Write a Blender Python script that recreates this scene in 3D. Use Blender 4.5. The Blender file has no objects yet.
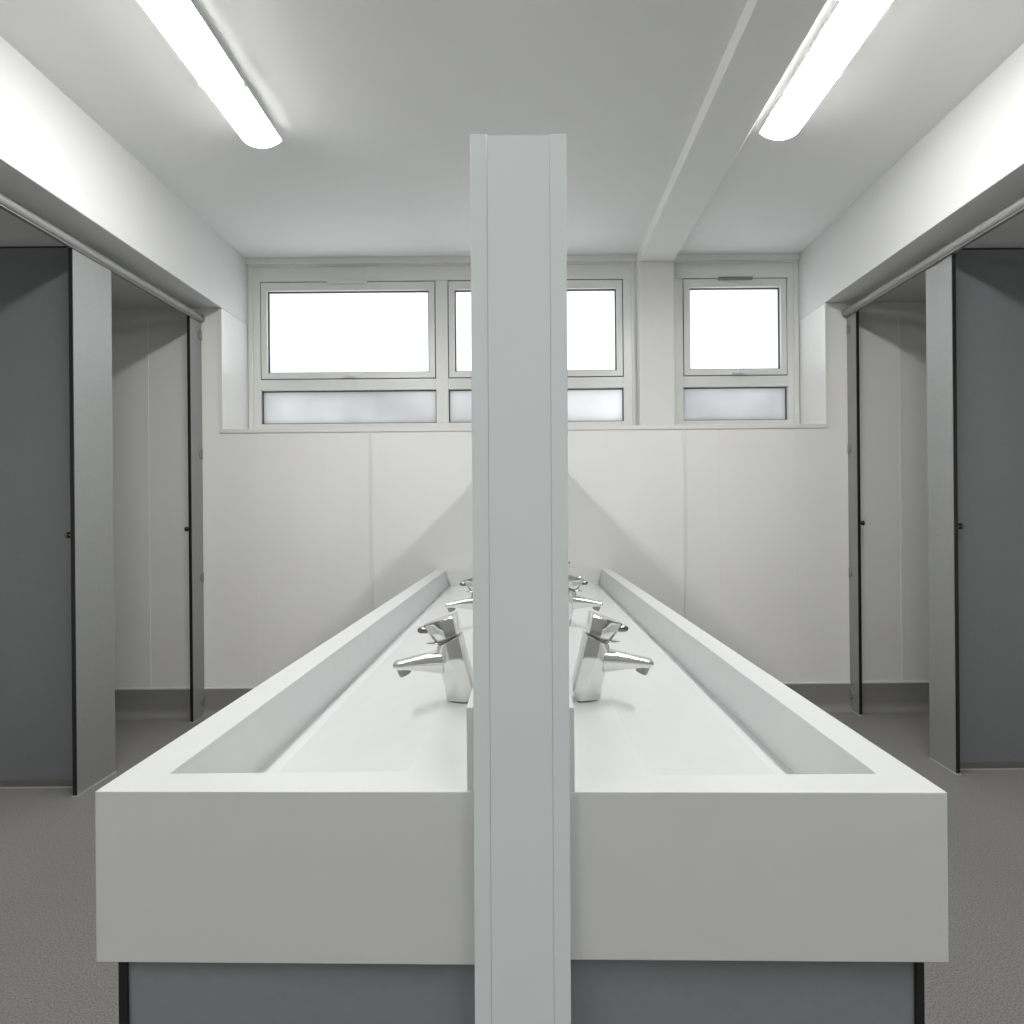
import bpy, bmesh, math
from mathutils import Vector
PI = math.pi
S = bpy.context.scene
COL = S.collection

# ------------------------------------------------------------------ materials
def mat(name, color, rough=0.5, metal=0.0, noise=0.0, nscale=40.0, bump=0.0, bscale=200.0, coat=0.0, spec=0.5):
    m = bpy.data.materials.new(name); m.use_nodes = True
    nt = m.node_tree; b = nt.nodes['Principled BSDF']
    b.inputs['Base Color'].default_value = (*color, 1)
    b.inputs['Roughness'].default_value = rough
    b.inputs['Metallic'].default_value = metal
    b.inputs['Coat Weight'].default_value = coat
    b.inputs['Specular IOR Level'].default_value = spec
    tc = nt.nodes.new('ShaderNodeTexCoord')
    if noise > 0:
        n = nt.nodes.new('ShaderNodeTexNoise'); n.inputs['Scale'].default_value = nscale
        n.inputs['Detail'].default_value = 3
        nt.links.new(tc.outputs['Object'], n.inputs['Vector'])
        r = nt.nodes.new('ShaderNodeValToRGB')
        r.color_ramp.elements[0].position = 0.3; r.color_ramp.elements[1].position = 0.7
        r.color_ramp.elements[0].color = (*[c * (1 - noise) for c in color], 1)
        r.color_ramp.elements[1].color = (*[min(1, c * (1 + noise)) for c in color], 1)
        nt.links.new(n.outputs['Fac'], r.inputs['Fac'])
        nt.links.new(r.outputs['Color'], b.inputs['Base Color'])
    if bump > 0:
        n2 = nt.nodes.new('ShaderNodeTexNoise'); n2.inputs['Scale'].default_value = bscale
        nt.links.new(tc.outputs['Object'], n2.inputs['Vector'])
        bp = nt.nodes.new('ShaderNodeBump'); bp.inputs['Strength'].default_value = bump
        bp.inputs['Distance'].default_value = 0.002
        nt.links.new(n2.outputs['Fac'], bp.inputs['Height'])
        nt.links.new(bp.outputs['Normal'], b.inputs['Normal'])
    return m

M = dict(
    ceiling=mat('ceiling_paint', (0.77, 0.77, 0.755), 0.7, noise=0.01, nscale=3, spec=0.2),
    cladding=mat('white_cladding', (0.81, 0.805, 0.795), 0.25, noise=0.012, nscale=2.5),
    beam=mat('white_bulkhead_board', (0.66, 0.66, 0.65), 0.45, spec=0.3),
    pvc=mat('white_pvc', (0.74, 0.745, 0.72), 0.3),
    pier=mat('white_pier_board', (0.70, 0.70, 0.685), 0.4),
    rear_grey=mat('unseen_wall_grey', (0.48, 0.48, 0.475), 0.6),
    trim=mat('white_trim', (0.74, 0.74, 0.72), 0.35),
    divider=mat('gloss_white_panel', (0.83, 0.88, 0.90), 0.12, coat=0.3),
    solid=mat('white_solid_surface', (0.725, 0.74, 0.735), 0.32, noise=0.012, nscale=14, spec=0.4),
    laminate=mat('grey_laminate', (0.27, 0.275, 0.272), 0.42, noise=0.03, nscale=60),
    duct=mat('cool_grey_laminate', (0.255, 0.268, 0.285), 0.42, noise=0.03, nscale=60),
    partition=mat('mid_grey_laminate', (0.175, 0.18, 0.188), 0.45, noise=0.03, nscale=60),
    black=mat('black_core', (0.006, 0.006, 0.007), 0.5),
    channel=mat('grey_channel', (0.16, 0.16, 0.15), 0.4, metal=0.3),
    sealant=mat('pale_sealant', (0.42, 0.42, 0.40), 0.5),
    rail=mat('satin_grey_rail', (0.25, 0.25, 0.24), 0.5),
    chrome=mat('chrome', (0.78, 0.78, 0.765), 0.07, metal=1.0),
    darkchrome=mat('dark_chrome', (0.22, 0.22, 0.215), 0.22, metal=1.0),
    steel=mat('satin_steel', (0.35, 0.35, 0.34), 0.3, metal=0.9),
    bracket=mat('grey_bracket', (0.22, 0.22, 0.215), 0.45),
    gasket=mat('dark_gasket', (0.07, 0.085, 0.10), 0.6),
    vinyl=mat('dark_grey_vinyl', (0.235, 0.232, 0.225), 0.55, noise=0.12, nscale=350),
    lamp=mat('lamp_white_metal', (0.85, 0.85, 0.85), 0.4),
)
# speckled safety floor
def floor_mat():
    m = mat('speckled_vinyl_floor', (0.2, 0.19, 0.18), 0.5)
    nt = m.node_tree; b = nt.nodes['Principled BSDF']; tc = [n for n in nt.nodes if n.type == 'TEX_COORD'][0]
    n = nt.nodes.new('ShaderNodeTexNoise'); n.inputs['Scale'].default_value = 240; n.inputs['Detail'].default_value = 2
    nt.links.new(tc.outputs['Object'], n.inputs['Vector'])
    r = nt.nodes.new('ShaderNodeValToRGB')
    e = r.color_ramp.elements
    e[0].position = 0.36; e[0].color = (0.155, 0.152, 0.144, 1)
    e[1].position = 0.64; e[1].color = (0.29, 0.284, 0.270, 1)
    nt.links.new(n.outputs['Fac'], r.inputs['Fac'])
    n2 = nt.nodes.new('ShaderNodeTexNoise'); n2.inputs['Scale'].default_value = 1.3
    nt.links.new(tc.outputs['Object'], n2.inputs['Vector'])
    r2 = nt.nodes.new('ShaderNodeValToRGB'); r2.color_ramp.elements[0].color = (0.92, 0.92, 0.92, 1)
    nt.links.new(n2.outputs['Fac'], r2.inputs['Fac'])
    mx = nt.nodes.new('ShaderNodeMix'); mx.data_type = 'RGBA'; mx.blend_type = 'MULTIPLY'; mx.inputs['Factor'].default_value = 1
    nt.links.new(r.outputs['Color'], mx.inputs['A']); nt.links.new(r2.outputs['Color'], mx.inputs['B'])
    nt.links.new(mx.outputs['Result'], b.inputs['Base Color'])
    return m
M['floor'] = floor_mat()

def lamp_glow(strength):
    m = bpy.data.materials.new('lit_diffuser'); m.use_nodes = True
    b = m.node_tree.nodes['Principled BSDF']
    b.inputs['Base Color'].default_value = (0.9, 0.9, 0.9, 1)
    b.inputs['Emission Color'].default_value = (1.0, 0.995, 0.975, 1)
    b.inputs['Emission Strength'].default_value = strength
    return m
M['glow'] = lamp_glow(37.0)
M['glow_fill'] = lamp_glow(23.0)  # weaker emission for the added fill battens behind the camera

def frosted(name, dark, lo, hi, scale, light=(0.93, 0.95, 0.97)):
    """frosted glass: lets the daylight through scattered; a cloudy tint is painted into its colour"""
    m = bpy.data.materials.new(name); m.use_nodes = True
    nt = m.node_tree; nt.nodes.clear()
    out = nt.nodes.new('ShaderNodeOutputMaterial')
    tr = nt.nodes.new('ShaderNodeBsdfTranslucent'); gl = nt.nodes.new('ShaderNodeBsdfGlossy')
    gl.inputs['Roughness'].default_value = 0.25
    mx = nt.nodes.new('ShaderNodeMixShader'); mx.inputs[0].default_value = 0.05
    tc = nt.nodes.new('ShaderNodeTexCoord'); n = nt.nodes.new('ShaderNodeTexNoise')
    n.inputs['Scale'].default_value = scale; n.inputs['Detail'].default_value = 4
    r = nt.nodes.new('ShaderNodeValToRGB'); e = r.color_ramp.elements
    e[0].position = lo; e[0].color = (*dark, 1); e[1].position = hi; e[1].color = (*light, 1)
    nt.links.new(tc.outputs['Object'], n.inputs['Vector']); nt.links.new(n.outputs['Fac'], r.inputs['Fac'])
    nt.links.new(r.outputs['Color'], tr.inputs['Color'])
    nt.links.new(tr.outputs[0], mx.inputs[1]); nt.links.new(gl.outputs[0], mx.inputs[2])
    nt.links.new(mx.outputs[0], out.inputs['Surface'])
    return m
M['pane'] = frosted('clear_frosted_glass', (0.90, 0.92, 0.93), 0.2, 0.5, 1.5)
M['pane_low'] = frosted('dim_view_glass', (0.47, 0.48, 0.485), 0.3, 0.74, 1.3, (0.72, 0.73, 0.735))  # painted tint stands for the dim, blurred outdoors behind the lower panes

# ------------------------------------------------------------------ helpers
def box(bm, x0, x1, y0, y1, z0, z1):
    v = [bm.verts.new(p) for p in ((x0,y0,z0),(x1,y0,z0),(x1,y1,z0),(x0,y1,z0),(x0,y0,z1),(x1,y0,z1),(x1,y1,z1),(x0,y1,z1))]
    for f in ((0,3,2,1),(4,5,6,7),(0,1,5,4),(1,2,6,5),(2,3,7,6),(3,0,4,7)):
        bm.faces.new([v[i] for i in f])
    return v

def boxes(*bs):
    bm = bmesh.new()
    for b in bs: box(bm, *b)
    return bm

def rect_frame(bm, x0, x1, z0, z1, w, y0, y1, wb=None, wt=None):
    """frame of four members in one piece (mitre-free, closed)"""
    wb = w if wb is None else wb; wt = w if wt is None else wt
    o = [(x0,z0),(x1,z0),(x1,z1),(x0,z1)]; i = [(x0+w,z0+wb),(x1-w,z0+wb),(x1-w,z1-wt),(x0+w,z1-wt)]
    V = {}
    for k, y in (('a', y0), ('b', y1)):
        V['o'+k] = [bm.verts.new((p[0], y, p[1])) for p in o]
        V['i'+k] = [bm.verts.new((p[0], y, p[1])) for p in i]
    for j in range(4):
        n = (j+1) % 4
        bm.faces.new((V['oa'][j], V['oa'][n], V['ia'][n], V['ia'][j]))
        bm.faces.new((V['ob'][n], V['ob'][j], V['ib'][j], V['ib'][n]))
        bm.faces.new((V['oa'][n], V['oa'][j], V['ob'][j], V['ob'][n]))
        bm.faces.new((V['ia'][j], V['ia'][n], V['ib'][n], V['ib'][j]))

def cyl(bm, p, q, r, n=24, r2=None):
    p, q = Vector(p), Vector(q); d = (q-p).normalized()
    a = d.orthogonal().normalized(); b = d.cross(a)
    r2 = r if r2 is None else r2
    A = [bm.verts.new(p + (a*math.cos(2*PI*k/n) + b*math.sin(2*PI*k/n))*r) for k in range(n)]
    B = [bm.verts.new(q + (a*math.cos(2*PI*k/n) + b*math.sin(2*PI*k/n))*r2) for k in range(n)]
    bm.faces.new(A[::-1]); bm.faces.new(B)
    for k in range(n): bm.faces.new((A[k], A[(k+1)%n], B[(k+1)%n], B[k]))

def loft(bm, rings):
    R = [[bm.verts.new(p) for p in r] for r in rings]; n = len(R[0])
    for a, b in zip(R, R[1:]):
        for k in range(n): bm.faces.new((a[k], a[(k+1)%n], b[(k+1)%n], b[k]))
    bm.faces.new(R[0][::-1]); bm.faces.new(R[-1])

def obj(name, bm, m, parent=None, bevel=0.0, smooth=None, segs=2):
    bmesh.ops.recalc_face_normals(bm, faces=bm.faces[:])
    me = bpy.data.meshes.new(name); bm.to_mesh(me); bm.free()
    me.materials.append(m)
    if smooth:
        for p in me.polygons: p.use_smooth = True
        me.set_sharp_from_angle(angle=math.radians(smooth))
    o = bpy.data.objects.new(name, me); COL.objects.link(o)
    if parent: o.parent = parent
    if bevel:
        b = o.modifiers.new('bevel', 'BEVEL'); b.width = bevel; b.segments = segs; b.limit_method = 'ANGLE'
        b.angle_limit = math.radians(40); b.harden_normals = False
    return o

def empty(name, loc=(0,0,0), rz=0):
    o = bpy.data.objects.new(name, None); COL.objects.link(o); o.location = loc; o.rotation_euler = (0,0,rz)
    o.empty_display_size = 0.1
    return o

def tag(o, label, cat, group=None):
    o['label'] = label; o['category'] = cat
    if group: o['group'] = group
    return o

def struct(o): o['kind'] = 'structure'; return o

def copy_tree(o, parent=None):
    c = o.copy(); COL.objects.link(c)
    if parent: c.parent = parent
    for ch in [x for x in COL.objects if x.parent == o]: copy_tree(ch, c)
    return c

# ------------------------------------------------------------------ dimensions
YB = 3.47            # face of the cladding under the windows
YW = 3.80            # face of the window frames
ZC = 2.864           # ceiling
ZS = 2.435           # soffit of the bulkheads over the cubicles
XB = 1.80            # faces of the bulkheads
XO = 3.10            # far side walls of the cubicles
YF = -2.2            # wall behind the camera
SILL = 1.711
XP = 1.925            # plane of the cubicle fronts
RIM = 0.861

# ------------------------------------------------------------------ room shell
struct(obj('floor', boxes((-XO-.1, XO+.1, YF-.1, YB+.4, -.1, 0)), M['floor']))
struct(obj('ceiling', boxes((-XB-.05, XB+.05, YF-.1, YW+.12, ZC, ZC+.12)), M['ceiling']))
struct(obj('wall_back', boxes((-XO-.1, XO+.1, YB, YB+.45, 0, SILL), (-XO-.1, -XB-.004, YB, YB+.45, SILL, ZS), (XB+.004, XO+.1, YB, YB+.45, SILL, ZS)), M['cladding']))
struct(obj('wall_front', boxes((-XO-.1, XO+.1, YF-.1, YF, 0, ZC)), M['rear_grey']))  # unseen wall, its grey picked to darken the reflections in the chrome
struct(obj('wall_left', boxes((-XO-.1, -XO, YF, YB, 0, ZS)), M['cladding']))
struct(obj('wall_right', boxes((XO, XO+.1, YF, YB, 0, ZS)), M['cladding']))
for s, nm in ((-1, 'left'), (1, 'right')):
    xa, xb = sorted((s*XB, s*(XO+.1)))
    struct(obj('ceiling_bulkhead_'+nm, boxes((xa, xb, YF, YB+.45, ZS, ZC+.05)), M['beam'], bevel=.003))
# downstand beam and the pier between the two windows
struct(obj('ceiling_beam', boxes((.739, .962, YF, YW, 2.790, ZC)), M['ceiling'], bevel=.003))
struct(obj('wall_pier', boxes((.739, .962, 3.70, YW+.12, SILL, 2.790)), M['pier'], bevel=.003))

# trims of the window recess, lintel strips, cladding joints
tn = [0]
def trim(bm, m=None, bevel=0.0015):
    tn[0] += 1
    return struct(obj('trim_%d' % tn[0], bm, m or M['trim'], bevel=bevel))
b = bmesh.new()
box(b, -XB-.022, XB+.022, YB-.006, YB, SILL-.024, SILL+.002)
box(b, -XB-.022, -XB-.002, YB-.006, YB, SILL+.002, ZS)
box(b, XB+.002, XB+.022, YB-.006, YB, SILL+.002, ZS)
trim(b)
trim(boxes((-XB, .739, YW-.035, YW+.02, 2.825, ZC)), M['pvc'])
trim(boxes((.962, XB, YW-.035, YW+.02, 2.825, ZC)), M['pvc'])
for x, w in ((-.918, .016), (.955, .016)):
    trim(boxes((x-w/2, x+w/2, YB-.006, YB, .168, SILL-.024)), M['trim'])
for x in (-1.597, -1.154, 1.167, 1.628):
    trim(boxes((x-.0012, x+.0012, YB-.0012, YB, .168, SILL-.024)), M['cladding'], 0)
for x in (-2.255, 2.253):
    trim(boxes((x-.010, x+.010, YB-.0022, YB, .168, ZS)), M['cladding'])
trim(boxes((-XO, XO, YB-.009, YB, .158, .168)), M['beam'])

def skirting(name, x0, x1):
    b = bmesh.new()
    prof = [(YB, .158), (YB-.008, .158), (YB-.008, .045), (YB-.012, .026), (YB-.022, .011), (YB-.040, .003), (YB-.055, .0015), (YB-.055, 0), (YB, 0)]
    A = [b.verts.new((x0, y, z)) for y, z in prof]; B = [b.verts.new((x1, y, z)) for y, z in prof]
    b.faces.new(A); b.faces.new(B[::-1])
    for k in range(len(prof)): b.faces.new((A[k], A[(k+1) % len(prof)], B[(k+1) % len(prof)], B[k]))
    struct(obj(name, b, M['vinyl'], smooth=50))
skirting('baseboard_back', -XO, XO)

# ------------------------------------------------------------------ windows
def window(name, x0, x1, lights, vent_mat):
    w = empty(name, ((x0+x1)/2, YW, SILL)); struct(w); off = Vector(w.location)
    def part(nm, bm, m, parent=None, bevel=0.002, smooth=None):
        bmesh.ops.translate(bm, verts=bm.verts[:], vec=-off)
        return obj(nm, bm, m, parent or w, bevel, smooth)
    # fixed frame: outer members, mullions and a transom
    fb = bmesh.new(); y0, y1 = YW, YW+.07
    top, zt, zb = 2.825, 2.722, 1.79
    box(fb, x0, x1, y0, y1, zt, top)
    box(fb, x0, x1, y0, y1, SILL, zb)
    xs = [x0] + [v for l in lights for v in l] + [x1]
    for k in range(0, len(xs), 2): box(fb, xs[k], xs[k+1], y0, y1, zb, zt)
    for a, c in lights: box(fb, a, c, y0, y1, 2.009, 2.08)
    part('window_frame', fb, M['pvc'])
    ob = bmesh.new()                                                   # raised outer lip
    rect_frame(ob, x0, x1, SILL, top, .030, YW-.012, YW, wb=.016, wt=.008)
    part('outer_lip', ob, M['pvc'])
    for a, c in lights:
        cb = bmesh.new(); rect_frame(cb, a+.006, c-.006, 2.086, 2.716, .038, YW-.002, YW+.045, wb=.038, wt=.054)
        cas = part('casement', cb, M['pvc'], bevel=.002)
        g = bmesh.new(); rect_frame(g, a-.001, c+.001, 2.079, 2.723, .0078, YW+.010, YW+.014); rect_frame(g, a+.044, c-.044, 2.124, 2.662, .007, YW+.018, YW+.043)
        part('gasket', g, M['gasket'], cas, 0)
        part('pane', boxes((a+.0445, c-.0445, YW+.028, YW+.032, 2.1245, 2.6615)), M['pane'], cas, 0)
        # a cranked handle on the bottom rail
        cx = (a+c)/2
        h = bmesh.new(); box(h, cx-.028, cx+.040, YW-.020, YW-.012, 2.092, 2.104)
        cyl(h, (cx+.008, YW-.012, 2.100), (cx+.008, YW-.030, 2.100), .009)
        box(h, cx+.002, cx+.014, YW-.036, YW-.026, 2.094, 2.122)
        box(h, cx+.002, cx+.062, YW-.036, YW-.028, 2.088, 2.099)
        part('window_handle', h, M['trim'], cas, .002)
        v = bmesh.new(); vw = .13 if c-a > 1 else .11
        box(v, cx-vw, cx+vw, YW-.022, YW, 2.706, 2.722)
        box(v, cx-vw+.004, cx+vw-.004, YW-.025, YW-.022, 2.710, 2.718)
        part('trickle_vent', v, vent_mat, None, .001)
        g = bmesh.new(); rect_frame(g, a-.0, c+.0, 1.79, 2.009, .006, YW+.02, YW+.05)
        gk = part('gasket', g, M['gasket'], None, 0)
        part('lower_pane', boxes((a+.0005, c-.0005, YW+.030, YW+.034, 1.7905, 2.0085)), M['pane_low'], None, 0)
    return w
window('window_1', -XB, .739, ((-1.724, -.575), (-.495, .655)), M['pvc'])
window('window_2', .962, XB, ((1.046, 1.730),), M['bracket'])

# ------------------------------------------------------------------ ceiling lights
def light(x, y_end, length, label, glow='glow'):
    L = empty('ceiling_light', (x, y_end-length/2, ZC))
    h = length/2
    # housing against the ceiling
    obj('housing', boxes((-.062, .062, -h+.01, h-.01, -.042, 0)), M['lamp'], L, .004)
    tray = bmesh.new(); box(tray, -.080, .080, -h, h, -.051, -.042)
    obj('tray', tray, M['lamp'], L, .002)
    # bulging D-shaped diffuser
    pts = [(-.081, -.050)]
    Rr = (.081**2+.030**2)/(2*.030); am = math.asin(.081/Rr)
    for k in range(0, 17):
        t = -am+2*am*k/16; pts.append((Rr*math.sin(t), -.052-(Rr*math.cos(t)-Rr+.030)))
    pts += [(.081, -.050)]
    d = bmesh.new()
    loft(d, [[(px, yy, pz) for px, pz in pts] for yy in (-h, h)])
    df = obj('diffuser', d, M[glow], L, smooth=40)
    for s in (-1, 1):                                  # closed end plates
        e = bmesh.new(); ya, yb_ = sorted((s*h, s*(h+.003)))
        loft(e, [[(px*1.01, yv, pz) for px, pz in pts] for yv in (ya, yb_)])
        obj('end_cap', e, M['lamp'], L)
    for yc in (h-.33, -h+.33):
        for s in (-1, 1):
            c = bmesh.new(); xa, xb = sorted((s*.079, s*.084)); box(c, xa, xb, yc-.010, yc+.010, -.060, -.046)
            obj('clip', c, M['lamp'], L, .001)
    return tag(L, label, 'ceiling light', 'fluorescent ceiling lights over the aisles')
light(-1.119, 2.505, 1.75, 'long lit white fluorescent batten on the ceiling over the left aisle')
light(1.0995, 2.481, 1.75, 'long lit white fluorescent batten on the ceiling over the right aisle, beside the downstand beam')

light(-1.119, -.05, 1.75, 'added unseen fill batten over the left aisle, behind the viewer', 'glow_fill')  # added pair, out of view, to light faces turned towards the camera
light(1.0995, -.08, 1.75, 'added unseen fill batten over the right aisle, behind the viewer', 'glow_fill')

# ------------------------------------------------------------------ low divider wall between the two troughs
D0, DT, XL, XR = .680, 1.643, -.0618, .0488
dv = empty('washbasin_divider', ((XL+XR)/2-.0030, D0, 0))
dv.rotation_euler.y = .0032; hw = (XR-XL)/2
obj('wall_panel', boxes((-hw, hw, .006, YB-D0-.001, 0, DT)), M['divider'], dv, .003)
# end trim: two corner angles with the recessed centre panel between them
obj('end_panel', boxes((-hw+.0187, hw-.0187, 0, .006, 0, DT-.001)), M['divider'], dv, .0005)
for s in (-1, 1):
    xa, xb = sorted((s*(hw+.001), s*(hw-.0185)))
    obj('corner_trim', boxes((xa, xb, -.0006, .006, 0, DT)), M['divider'], dv, .0006, segs=2)
tag(dv, 'tall narrow gloss white divider wall standing between the two washbasin troughs', 'divider wall')

# ------------------------------------------------------------------ wash troughs
def trough(s, xo, xi, xw, yfo, yfi, xup, label, xside):
    """s side, xo outer face, xi inner face, xw inner rim edge"""
    T = empty('wash_trough', (s*(xo+xi)/2, (yfo+yfi)/2, .655))
    off = Vector(T.location)
    z0, z1 = (.651 if s < 0 else .658), RIM
    yb = YB-.002
    yff = .7610 if s < 0 else .7435            # inner edge of the front rim
    ybi = 3.405
    xc = .155 - (.003 if s > 0 else 0)       # crease where the basin starts to slope
    xl = xw-(.0587 if s < 0 else .0527)                           # lip of the gully
    def yfront(x): t = (x-xi)/(xo-xi); return yfi + (yfo-yfi)*t
    b = bmesh.new()
    def V(x, y, z): return b.verts.new((s*x-off.x, y-off.y, z-off.z))
    P0f, P1f, P7f, P8f = V(xo, yfront(xo), z0), V(xo, yfront(xo), z1), V(xi, yfront(xi), z1), V(xi, yfront(xi), z0)
    P0b, P1b, P7b, P8b = V(xo, yb, z0), V(xo, yb, z1), V(xi, yb, z1), V(xi, yb, z0)
    dp, dr = (.092, .018) if s < 0 else (.088, .0151)
    prof = [(xw, z1), (xw-dr, z1-dp), (xl+.002, z1-dp-.002), (xl, z1-dp+.006), (xc+.01, z1-.003), (xc, z1)]
    F = [V(x, yff, z) for x, z in prof]; B = [V(x, ybi, z) for x, z in prof]
    fc = b.faces.new
    fc((P0f, P1f, P7f, P8f)); fc((P0b, P8b, P7b, P1b)); fc((P0f, P8f, P8b, P0b))
    fc((P0f, P0b, P1b, P1f)); fc((P8f, P7f, P7b, P8b))
    fc((P1f, P1b, B[0], F[0])); fc((P1f, F[0], F[-1], P7f)); fc((P7f, F[-1], B[-1], P7b)); fc((P1b, P7b, B[-1], B[0]))
    for k in range(len(prof)-1): fc((F[k], F[k+1], B[k+1], B[k]))
    fc(F); fc(B[::-1])
    obj('basin', b, M['solid'], T, .0012)
    # upstand against the divider wall
    u = bmesh.new()
    xa, xb = sorted((s*xi-off.x, s*xup-off.x))
    box(u, xa, xb, yfront(xup)+.001-off.y, yb-off.y, z1-off.z, .963-off.z)
    obj('upstand', u, M['solid'], T, .001)
    return tag(T, label, 'washbasin trough', 'wash troughs')
def yy(x): return .713 + (x+.528)*(.6916-.713)/(.502+.528)
trough(-1, .532, .0652, .4697, yy(-.528), yy(-.06), .0734, 'long white solid-surface wash trough on the left of the divider wall', 0)
trough(1, .501, .0492, .4476, yy(.502), yy(.05), .0575, 'long white solid-surface wash trough on the right of the divider wall', 0)

# grey duct panels under each trough
def duct(s, xs, xin, label):
    T = empty('duct_panel', (s*xs, .72, 0)); off = Vector(T.location)
    def pb(x0, x1, y0, y1, z0, z1):
        a, c = sorted((s*x0-off.x, s*x1-off.x)); return (a, c, y0-off.y, y1-off.y, z0, z1)
    obj('end_panel', boxes(pb(xs-.0096, xin, .7255, .7375, 0, .650 if s < 0 else .657)), M['duct'], T)
    obj('side_panel', boxes(pb(xs-.0092, xs, .725, YB-.058, 0, .650 if s < 0 else .657)), M['duct'], T)
    obj('black_edge', boxes(pb(xs-.0095, xs+.0004, .721, .725, 0, .650 if s < 0 else .657)), M['black'], T)
    return tag(T, label, 'panel', 'grey panels under the troughs')
duct(-1, .510, .0662, 'grey laminate panelling with black edge under the left wash trough')
duct(1, .491, .0486, 'grey laminate panelling with black edge under the right wash trough')

# ------------------------------------------------------------------ taps
def ring(ub, zb, uf, zf, hy, fm=.5, rb=.22, n=20):
    """slanted section of the tap: flat back with small corner radii, flat sides up to the fraction fm, then a rounded nose"""
    P = []; r_ = rb*hy; w_ = uf-ub; um = ub+fm*w_
    for k in range(13):
        t = PI - PI/2*k/12                                  # back corner, far side
        P.append((ub+r_+r_*math.cos(t), hy-r_+r_*math.sin(t)))
    m_ = len(P)
    for k in range(1, 4): P.append((ub+r_+(um-ub-r_)*k/4, hy))
    for k in range(n+1):
        tm = math.radians(64); t = tm-2*tm*k/n
        P.append((um+(uf-um)*(math.cos(t)-math.cos(tm))/(1-math.cos(tm)), hy*math.sin(t)/math.sin(tm)))
    for k in range(3, 0, -1): P.append((ub+r_+(um-ub-r_)*k/4, -hy))
    for k in range(13):
        t = -PI/2 - PI/2*k/12
        P.append((ub+r_+r_*math.cos(t), -hy+r_+r_*math.sin(t)))
    return [(u, y, zb+(zf-zb)*(u-ub)/w_) for u, y in P]
def make_tap():
    T = empty('mixer_tap')
    b = bmesh.new()
    loft(b, [ring(-.0205, 0, .0225, 0, .0190, .22), ring(-.0225, .003, .0228, .003, .0198, .22), ring(-.0290, .022, .0240, .014, .0215, .24),
             ring(-.0265, .034, .0262, .028, .0220, .30), ring(-.0232, .048, .0300, .042, .0224, .37), ring(-.0203, .060, .0350, .052, .0226, .42),
             ring(-.0173, .072, .0402, .060, .0228, .46), ring(-.0135, .088, .0408, .074, .0228, .51), ring(-.0097, .104, .0400, .086, .0226, .55),
             ring(-.0062, .1185, .0390, .0980, .0222, .58), ring(-.0045, .1205, .0370, .0995, .0205, .58)])
    obj('tap_body', b, M['chrome'], T, smooth=13)
    c = bmesh.new(); loft(c, [ring(-.0210, -.0005, .0210, -.0005, .0196, .3), ring(-.0212, .0018, .0212, .0018, .0198, .3)])
    obj('base_ring', c, M['darkchrome'], T, smooth=40)
    b = bmesh.new()
    loft(b, [ring(-.001, .1160, .0365, .0985, .0165, .5), ring(.0015, .1230, .0385, .1060, .0165, .5)])
    obj('neck', b, M['darkchrome'], T, smooth=40)
    # spout
    b = bmesh.new(); R = []
    for u, zt, zb, hw_ in ((.026, .0910, .050, .0185), (.040, .0890, .0510, .0180), (.052, .0860, .0530, .0175), (.070, .0815, .0550, .0168), (.090, .0765, .0560, .0162), (.1060, .0725, .0560, .0158), (.1150, .0703, .0600, .0155), (.1160, .0695, .0625, .0150)):
        r = []; zc, hz = (zt+zb)/2, (zt-zb)/2
        for k in range(28):
            t = 2*PI*k/28; cc, ss = math.cos(t), math.sin(t)
            r.append((u, hw_*math.copysign(abs(cc)**.5, cc), zc+hz*math.copysign(abs(ss)**.62, ss)))
        R.append(r)
    loft(b, R); obj('spout', b, M['chrome'], T, smooth=35)
    b = bmesh.new(); cyl(b, (.1020, 0, .0600), (.0965, 0, .0475), .0110, 28); cyl(b, (.0965, 0, .0475), (.0958, 0, .0460), .0095, 28)
    obj('aerator', b, M['steel'], T, smooth=40)
    # head of the lever
    b = bmesh.new()
    loft(b, [ring(-.0025, .1225, .0395, .1050, .0205, .52), ring(-.0028, .1250, .0430, .1070, .0228, .50), ring(-.0008, .1360, .0520, .1160, .0236, .46),
             ring(.0015, .1450, .0595, .1240, .0236, .42), ring(.0036, .1540, .0635, .1335, .0232, .40), ring(.0056, .1565, .0625, .1365, .0215, .40)])
    hd = obj('lever_head', b, M['chrome'], T, smooth=13)
    b = bmesh.new(); R = []
    for u, zc, hz, hw_ in ((.050, .1275, .0062, .0120), (.060, .1272, .0068, .0105), (.068, .1266, .0060, .0085), (.0725, .1262, .0040, .0055), (.0738, .1260, .0015, .0025)):
        R.append([(u, hw_*math.cos(2*PI*k/20), zc+hz*math.sin(2*PI*k/20)) for k in range(20)])
    loft(b, R); obj('lever', b, M['darkchrome'], T, smooth=40)
    # thin pointed tab under the head
    b = bmesh.new(); R = []
    for u, zc, hz, hw_ in ((.022, .1060, .0026, .0140), (.036, .1050, .0026, .0130), (.048, .1040, .0022, .0095), (.056, .1035, .0015, .0050), (.0595, .1033, .0006, .0015)):
        R.append([(u, hw_*math.cos(2*PI*k/20), zc+hz*math.sin(2*PI*k/20)) for k in range(20)])
    loft(b, R); obj('head_tab', b, M['chrome'], T, smooth=40)
    return T
proto = make_tap()
spots = [(1, .1110, 1.048, 'nearest chrome mixer tap on the right wash trough, spout pointing right'),
         (1, .1110, 1.722, 'second chrome mixer tap on the right wash trough, behind the nearest one'),
         (1, .1110, 2.400, 'farthest chrome mixer tap on the right trough, only its lever tip showing past the divider'),
         (-1, -.1220, 1.048, 'nearest chrome mixer tap on the left wash trough, spout pointing left'),
         (-1, -.1220, 1.722, 'farther chrome mixer tap on the left wash trough, half hidden by the divider')]
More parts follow.
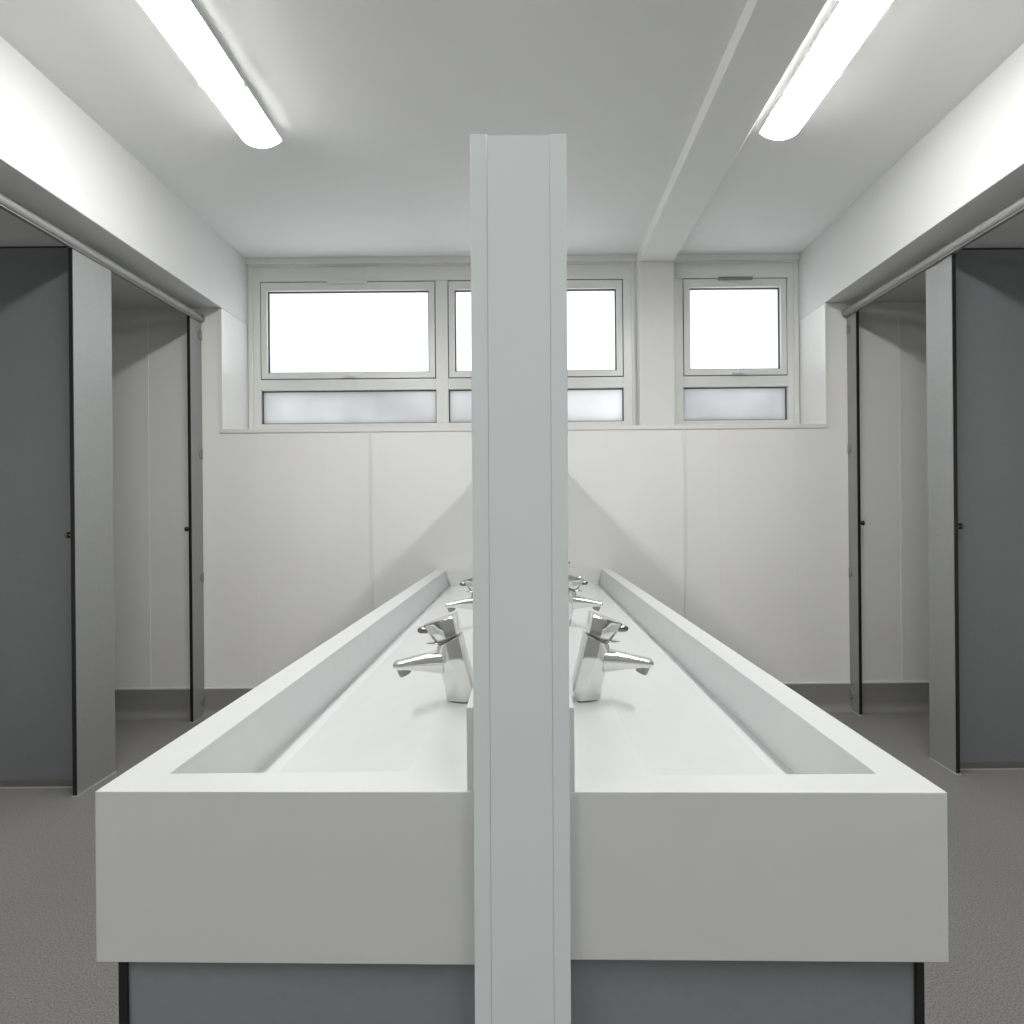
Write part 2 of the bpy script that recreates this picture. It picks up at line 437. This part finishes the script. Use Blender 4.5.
for i, (s, x, y, lab) in enumerate(spots):
    t = proto if i == 0 else copy_tree(proto)
    t.location = (x, y, RIM+.0006); t.rotation_euler = (0, 0, 0 if s > 0 else PI)
    tag(t, lab, 'tap', 'mixer taps along the troughs')

# ------------------------------------------------------------------ cubicle fronts
ZP = 2.350
def pilaster(s, y0, y1, label, brackets, knob=True):
    T = empty('cubicle_pilaster', (s*XP+(.008 if s > 0 else 0), y0, 0))
    a, c = sorted((0, s*.0155))
    obj('panel', boxes((a, c, .004, y1-y0, .006, ZP)), M['laminate'], T)
    obj('black_edge', boxes((a-.0003, c+.0003, 0, .004, .006, ZP)), M['black'], T)
    obj('floor_bead', boxes((a-.004, c+.004, -.003, y1-y0, 0, .006)), M['sealant'], T)
    if knob:
        kb = bmesh.new(); zk = 1.118
        cyl(kb, (s*.0155, .012, zk), (s*.030, .012, zk), .008, 20)
        cyl(kb, (s*.030, .012, zk), (s*.038, .012, zk), .0135, 24, .0145)
        cyl(kb, (s*.038, .012, zk), (s*.043, .012, zk), .0145, 24, .0100)
        obj('latch_knob', kb, M['darkchrome'], T, smooth=40)
    for z in brackets:
        kb = bmesh.new(); n = 20; r = .030; ye = y1-y0-.006
        ring_ = [(ye - r*math.sin(PI*k/n), z + r*math.cos(PI*k/n)) for k in range(n+1)]
        loft(kb, [[(xx, p, q) for p, q in ring_] for xx in (0, -s*.006)])
        obj('wall_bracket', kb, M['bracket'], T, .001)
    return tag(T, label, 'pilaster', 'cubicle front pilasters')
BR = (2.27, 1.56, .825, .10)
pilaster(-1, 2.476, 2.712, 'broad grey cubicle pilaster with black edge, nearest on the left', ())
pilaster(1, 2.611, 2.784, 'broad grey cubicle pilaster with black edge, nearest on the right', ())
pilaster(-1, 3.345, YB-.004, 'narrow grey pilaster fixed to the back wall, left cubicles', BR)
pilaster(1, 3.368, YB-.004, 'narrow grey pilaster fixed to the back wall, right cubicles', BR)

def partition(s, y, label):
    T = empty('cubicle_partition', (s*2.5, y, 0))
    xa, xb = sorted((s*(XP+.0275)-s*2.5, s*(XO-.002)-s*2.5))
    obj('panel', boxes((xa, xb, 0, .018, .034, 2.388)), M['partition'], T)
    obj('black_top_edge', boxes((xa, xb, -.0005, .0185, 2.388, 2.396)), M['black'], T)
    obj('floor_channel', boxes((xa, xb, -.006, .024, .004, .034)), M['channel'], T, .001)
    obj('floor_bead', boxes((xa, xb, -.011, .029, 0, .004)), M['sealant'], T)
    return tag(T, label, 'partition', 'cubicle partitions')
partition(-1, 2.570, 'tall dark grey partition panel between the left cubicles')
partition(1, 2.668, 'tall dark grey partition panel between the right cubicles')

def headrail(s, label):
    T = empty('cubicle_headrail', (s*(XP+.004), YF+.2, 2.371))
    L = YB-.012-(YF+.2)
    b = bmesh.new(); cyl(b, (0, 0, 0), (0, L, 0), .0240, 32)
    obj('tube', b, M['rail'], T, smooth=40)
    obj('bottom_groove', boxes((-.010, .010, 0, L-.002, -.0260, -.0195)), M['black'] if False else M['bracket'], T)
    b = bmesh.new(); cyl(b, (0, L, 0), (0, L+.009, 0), .0265, 28)
    obj('wall_flange', b, M['rail'], T, .001, 40)
    return tag(T, label, 'rail', 'headrails along the cubicle fronts')
headrail(-1, 'round satin grey headrail running over the left cubicle fronts')
headrail(1, 'round satin grey headrail running over the right cubicle fronts')

# ------------------------------------------------------------------ daylight
w = bpy.data.worlds.new('overcast'); S.world = w; w.use_nodes = True
bg = w.node_tree.nodes['Background']; bg.inputs['Color'].default_value = (0.985, 0.995, 1.0, 1); bg.inputs['Strength'].default_value = 2.4

# ------------------------------------------------------------------ camera
cd = bpy.data.cameras.new('camera'); cam = bpy.data.objects.new('camera', cd); COL.objects.link(cam)
cd.sensor_width = 36; cd.lens = 580/1024*36; cd.shift_x = -13/1024; cd.clip_start = .02
from mathutils import Matrix
cam.matrix_world = Matrix.Translation((0, 0, 1.2)) @ Matrix.Rotation(PI/2, 4, 'X') @ Matrix.Rotation(-.0087, 4, 'Z')
S.camera = cam
S.view_settings.view_transform = 'Standard'; S.view_settings.look = 'None'
S.view_settings.exposure = 0; S.view_settings.gamma = 1; S.view_settings.use_curve_mapping = False
